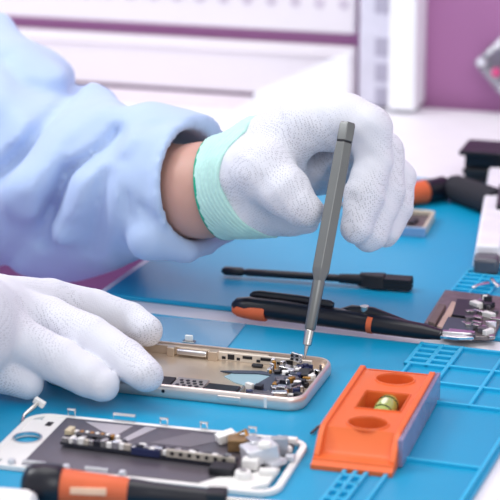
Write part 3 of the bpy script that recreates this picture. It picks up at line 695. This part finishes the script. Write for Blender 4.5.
# ---- raised (left) hand glove
wr = hp(222, 187, 1122, 49)
palm = [[hp(222, 187, 1122, 48), hp(262, 178, 1108, 46), hp(290, 158, 1112, 38)],
        [hp(275, 150, 1108, 36), hp(305, 130, 1106, 31), hp(330, 126, 1104, 31)],
        [hp(262, 165, 1108, 40), hp(305, 160, 1134, 34), hp(350, 160, 1134, 36)],
        [hp(250, 205, 1100, 32), hp(290, 217, 1104, 18), hp(306, 220, 1104, 14)]]
index_ = [hp(312, 126, 1094, 29), hp(345, 122, 1086, 29), hp(368, 128, 1080, 24), hp(374, 160, 1080, 19), hp(364, 196, 1074, 20), hp(356, 228, 1070, 16)]
middle = [hp(350, 135, 1108, 34), hp(383, 152, 1100, 21), hp(385, 190, 1092, 20), hp(370, 233, 1082, 19)]
ring_ = [hp(350, 150, 1124, 34), hp(397, 178, 1116, 19), hp(394, 208, 1106, 19), hp(384, 232, 1096, 16)]
little = [hp(345, 165, 1138, 30), hp(388, 200, 1128, 17), hp(386, 222, 1118, 15)]
thumb = [hp(240, 172, 1096, 34), hp(264, 172, 1080, 31), hp(286, 192, 1070, 25), hp(303, 208, 1066, 19), hp(309, 212, 1065, 15)]
web = [hp(270, 150, 1096, 28), hp(296, 132, 1092, 28)]
def wrinkle(X, a=0.35, s=.28):
    x, y, z = X[..., 0], X[..., 1], X[..., 2]
    return a*(np.sin(x*s+2*np.sin(z*.11))*np.sin(z*s*.8+1.3*np.sin(x*.09+y*.05))+.5*np.sin((x+z)*s*1.9+np.sin(y*.2)*2))
ndir = np.array(((wr[0]-hp(262, 178, 1106, 1)[0]).normalized())[:])
def hand_base(X):
    d = chain(X, palm[0], 4)
    for p in palm[1:]: d = smin(d, chain(X, p, 4), 12)
    d = smin(d, chain(X, index_, 1.6), 4.5)
    m = chain(X, middle, 1.6); r = chain(X, ring_, 1.6); l = chain(X, little, 1.6)
    d = smin(d, m, 2.0); d = smin(d, r, 2.0); d = smin(d, l, 2.0)
    d = smin(d, chain(X, web, 3), 8)
    d = smin(d, chain(X, thumb, 3), 7)
    # hollow between thumb and index finger
    hol = smin(seg_cone(X, W(319, 160, 1078), W(327, 192, 1068), 5.2, 5.5), seg_cone(X, W(318, 146, 1100), W(326, 190, 1088), 7.5, 8), 3)
    d = smax(d, -hol, 5)
    return d
def cuffplane(X, c, n): return (X-np.array(c[:]))@np.array(n[:])
def lineplane(X):
    q = X-np.array(cuff_line[:]); v = q@np.array(Up[:]); return q@np.array(cuff_dir[:])-.014*np.minimum(v*v, 900)-np.where(v < 0, -v*.12, 0)
Rt = Vector((1, 0, 0)); Fw = Vector((0, cP, -sP)); Up = Vector((0, sP, cP))
cuff_dir = (Rt*.80-Fw*.42+Up*.10).normalized()       # towards the fingers
cuff_line = W(243, 188, 1106)                        # where mint cuff meets white palm
cuff_end = W(216, 192, 1116)
def glove_up(X):
    d = hand_base(X)+wrinkle(X, .30, .26)
    return smax(d, -(lineplane(X)+2.0), 1.5)
allp = [p for c in palm+[index_, middle, ring_, little, thumb] for p, r in c]
lo, hi = bounds(allp, 34)
gl = blob('raised_hand_glove', glove_up, lo, hi, 1.3, GLOVE, person)
cuffc = [hp(190, 192, 1136, 48), hp(222, 188, 1120, 49), hp(246, 184, 1108, 50)]
def cuff_s(X):
    base = smin(hand_base(X), chain(X, cuffc, 2), 5)
    t = lineplane(X)
    d = base-0.9+0.4*np.sin(t*2*math.pi/3.0)
    d = np.maximum(d, t-0.5); e = cuffplane(X, cuff_end, cuff_dir); d = np.maximum(d, -e)
    inner = chain(X, [(p, r-2.6) for p, r in cuffc], 6)
    return np.maximum(d, -inner)
lo, hi = bounds([p for p, r in cuffc], 36)
cf = blob('cuff', cuff_s, lo, hi, 0.85, MINT, gl, 1); cf['label'] = 'mint green ribbed glove cuff'
def hem_s(X):
    base = chain(X, cuffc, 2); e = cuffplane(X, cuff_end, cuff_dir)
    return np.sqrt((base-.2)**2+(e-.2)**2)-1.25
hm = blob('cuff_hem', hem_s, lo, hi, 0.8, HEM, gl, 1)
# ---- lower (right) hand glove
bk = [hz(-75, 328, 50, 50), hz(-35, 318, 44, 45), hz(-8, 315, 38, 38)]
bk2 = [hz(-70, 350, 38, 42), hz(-25, 345, 32, 32)]
ix = [hz(-10, 300, 44, 26), hz(48, 303, 33, 24.5), hz(95, 310, 25, 20.5), hz(130, 321, 18.5, 18.5), hz(147, 331, 16, 16)]
md = [hz(-10, 308, 40, 28), hz(48, 320, 32, 23.5), hz(90, 338, 27, 22.5), hz(125, 359, 20.5, 20.5), hz(146, 375, 17, 17.5)]
rg = [hz(-30, 322, 36, 28), hz(18, 341, 29, 24.5), hz(58, 360, 21.5, 23), hz(88, 377, 15, 20), hz(102, 385, 12, 17.5)]
lt = [hz(-45, 352, 26, 28), hz(-4, 370, 15, 22), hz(28, 384, 9.5, 16)]
th = [hz(-40, 320, 30, 26), hz(30, 306, 18, 17), hz(80, 318, 10, 15)]
def hand_low(X):
    d = smin(chain(X, bk, 10), chain(X, bk2, 10), 14)
    f = smin(chain(X, ix, 1.6), chain(X, md, 1.6), 1.6)
    f = smin(f, chain(X, rg, 1.6), 1.6); f = smin(f, chain(X, lt, 1.6), 1.6)
    f = smin(f, chain(X, th, 1.6), 2)
    d = smin(d, f, 6)
    return np.maximum(d+wrinkle(X, .28, .24), .3-X[..., 2]) if False else smax(d+wrinkle(X, .16, .24), .4-X[..., 2], .6)
lowp = [p for c in (bk, bk2, ix, md, rg, lt, th) for p, r in c]
lo, hi = bounds(lowp, 32)
blob('lower_hand_glove', hand_low, lo, hi, 1.3, GLOVE, person)

# ---- arms, torso
shL = Vector((-400, 1360, 130)); shR = Vector((-400, 1010, 130))
elL = W(-150, 150, 1330); wrR = hz(-90, 328, 50, 40)[0]; elR = Vector((-330, 900, 60))
def body_s(X):
    d = chain(X, [hp(228, 187, 1116, 42), hp(205, 190, 1126, 43.5), hp(165, 193, 1150, 45), (W(60, 190, 1230), 34), (elL, 40), (shL, 46)], 12)
    d = smin(d, chain(X, [(wrR, 24), (elR, 36), (shR, 46)], 12), 10)
    t = chain(X, [(Vector((-430, 1185, -200)), 110), (Vector((-430, 1185, 100)), 125)], 30)
    t = smin(t, seg_cone(X, shL, shR, 50, 50), 40)
    return smin(d, t, 30)
blob('body', body_s, (-570, 850, -330), (-10, 1440, 260), 3.2, SKIN, person, 2)
sl = [hp(205, 186, 1128, 64), hp(165, 185, 1150, 67), (W(112, 184, 1185), px2(72, 1185)), (W(60, 186, 1225), px2(92, 1225)), (W(0, 152, 1270), px2(108, 1270)), (W(-90, 130, 1320), px2(120, 1320)), (shL, 80)]
opn = (Rt*.846-Fw*.53).normalized(); opc = W(196, 188, 1134)
ridge1 = [hp(14, 66, 1240, 20), hp(62, 88, 1225, 15), hp(84, 92, 1205, 11)]
ridge2 = [hp(84, 92, 1205, 11), hp(70, 130, 1170, 16), hp(30, 185, 1160, 30)]
ridge3 = [hp(215, 134, 1150, 10), hp(150, 124, 1150, 14), hp(118, 140, 1150, 18), hp(86, 190, 1140, 18), hp(58, 224, 1150, 20)]
ridge4 = [hp(0, 30, 1290, 18), hp(14, 66, 1245, 16), hp(-10, 120, 1200, 30)]
flap = [hp(150, 238, 1122, 24), hp(186, 251, 1130, 11), hp(208, 246, 1146, 7), hp(234, 238, 1160, 3)]
crease = [hp(112, 156, 1120, 4), hp(92, 190, 1105, 7), hp(66, 238, 1110, 6)]
crease2 = [hp(170, 240, 1100, 3), hp(140, 215, 1095, 4), hp(120, 190, 1100, 2)]
crease3 = [hp(60, 110, 1150, 6), hp(38, 150, 1130, 8), hp(4, 180, 1130, 8)]
def folds(X):
    x, y, z = X[..., 0], X[..., 1], X[..., 2]
    q = x*.035+z*.03+1.2*np.sin(z*.021+x*.013)
    return 2.3*np.sin(q*2+np.sin(x*.03)*1.5)+1.2*np.sin(x*.09-z*.07+2*np.sin(z*.03))+.5*np.sin(x*.05+z*.17+np.sin(x*.06)*2)
FOLD = [  # polylines in the photo's view, amplitude mm (+ valley, - ridge), width px
    ([(119, 133), (109, 145), (88, 160), (68, 172), (56, 200), (44, 240)], 7, 8), ([(130, 138), (120, 150), (100, 168), (84, 185), (74, 215)], -4, 9),
    ([(78, 84), (62, 108), (30, 150), (-10, 180)], 7, 11), ([(110, 98), (84, 118), (58, 138), (30, 190)], -5, 13),
    ([(4, 60), (20, 84), (44, 92), (70, 88)], 4, 8), ([(20, 120), (-5, 160)], -5, 14),
    ([(10, 260), (40, 225), (50, 205)], 4, 9), ([(104, 176), (98, 215), (92, 250)], 3, 7), ([(118, 170), (112, 215), (110, 255)], -2.5, 7),
    ([(142, 205), (156, 226), (182, 246)], 3.5, 5), ([(130, 222), (150, 244), (176, 258)], -2.5, 5), ([(128, 196), (134, 226), (160, 256)], 3, 5),
    ([(150, 128), (168, 122), (200, 124)], 2.5, 5), ([(160, 136), (150, 160), (146, 190)], 2, 6), ([(210, 122), (190, 128), (176, 138)], -2, 4)]
def fold2d(X):
    r = X-np.array([0, 0, H]); y_ = r[..., 1]; z_ = r[..., 2]; d_ = y_*cP-z_*sP; d_ = np.maximum(d_, 100)
    u = 250+F*r[..., 0]/d_; v = 250-F*(y_*sP+z_*cP)/d_; out = 0
    for pts, A, w_ in FOLD:
        m = None
        for (x0, y0), (x1, y1) in zip(pts, pts[1:]):
            bx, by = x1-x0, y1-y0; h = np.clip(((u-x0)*bx+(v-y0)*by)/(bx*bx+by*by), 0, 1); q = (u-x0-h*bx)**2+(v-y0-h*by)**2
            m = q if m is None else np.minimum(m, q)
        out = out+A*np.exp(-m/(w_*w_))
    return out
def shirt_s(X):
    d = chain(X, sl, 18)
    d = smin(d, chain(X, ridge1, 8), 14); d = smin(d, chain(X, ridge2, 8), 16); d = smin(d, chain(X, ridge3, 8), 14); d = smin(d, chain(X, ridge4, 8), 14)
    d = smax(d, -chain(X, crease, 4), 12); d = smax(d, -chain(X, crease2, 4), 9); d = smax(d, -chain(X, crease3, 4), 14)
    e = cuffplane(X, opc, opn)
    near = np.clip(-e/60, .15, 1)
    d = d+folds(X)*near*.6+fold2d(X)
    r = chain(X, [(wrR+Vector((-30, 0, 0)), 40), (elR, 58), (shR, 72)], 14)+folds(X)*.8
    t = chain(X, [(Vector((-430, 1185, -200)), 125), (Vector((-430, 1185, 100)), 140)], 30); t = smin(t, seg_cone(X, shL, shR, 62, 62), 40)
    d = smin(d, r, 10); d = smin(d, t, 30)
    inner = chain(X, [(sl[0][0], sl[0][1]-4), (sl[1][0], sl[1][1]-7.5), (W(145, 190, 1165), 24)], 4)
    d = smax(d, -inner, 1.2)
    d = np.maximum(d, e)
    f = chain(X, flap, 5); f = smax(f, -(seg_cone(X, W(165, 193, 1150), W(228, 187, 1116), px2(52, 1150), px2(52, 1116))), 2)
    d = smin(d, f, 4)
    u = (X[..., 0]-e0.x)*mU.x+(X[..., 1]-e0.y)*mU.y
    return np.maximum(d, -np.maximum(X[..., 2]-.8, -u-2))
blob('shirt', shirt_s, (-610, 820, -380), (20, 1480, 330), 2.9, SHIRT, person, 2)
person.location = (0, 0, 0)
for o in list(person.children): pass

# ------------------------------------------------------------------ light
w = bpy.data.worlds.new('world'); bpy.context.scene.world = w; w.use_nodes = True
bg = w.node_tree.nodes['Background']; bg.inputs[0].default_value = (0.95, 0.96, 1.0, 1); bg.inputs[1].default_value = 0.74
def area(name, loc, target, size, power, col=(1, 1, 1), sy=None):
    l = bpy.data.lights.new(name, 'AREA'); l.energy = power; l.size = size; l.color = col
    if sy: l.shape = 'RECTANGLE'; l.size_y = sy
    o = bpy.data.objects.new(name, l); C.objects.link(o); o.location = loc
    o.rotation_euler = (Vector(target)-Vector(loc)).to_track_quat('-Z', 'Y').to_euler()
area('ceiling_softbox', (-0.1, 1.25, 1.35), (0.0, 1.1, 0), 1.0, 7.2, (1, .99, .97))
area('left_key', (-1.0, 1.3, 1.1), (0, 1.1, 0.05), 0.45, 8, (.97, .98, 1))  # unseen area light added at upper left for the shirt's highlights
area('front_fill', (0.4, -0.2, 0.9), (0.05, 1.2, 0.1), 0.8, 5, (1, 1, 1))
s = bpy.context.scene
s.view_settings.view_transform = 'Standard'; s.view_settings.look = 'None'; s.view_settings.exposure = 0.17
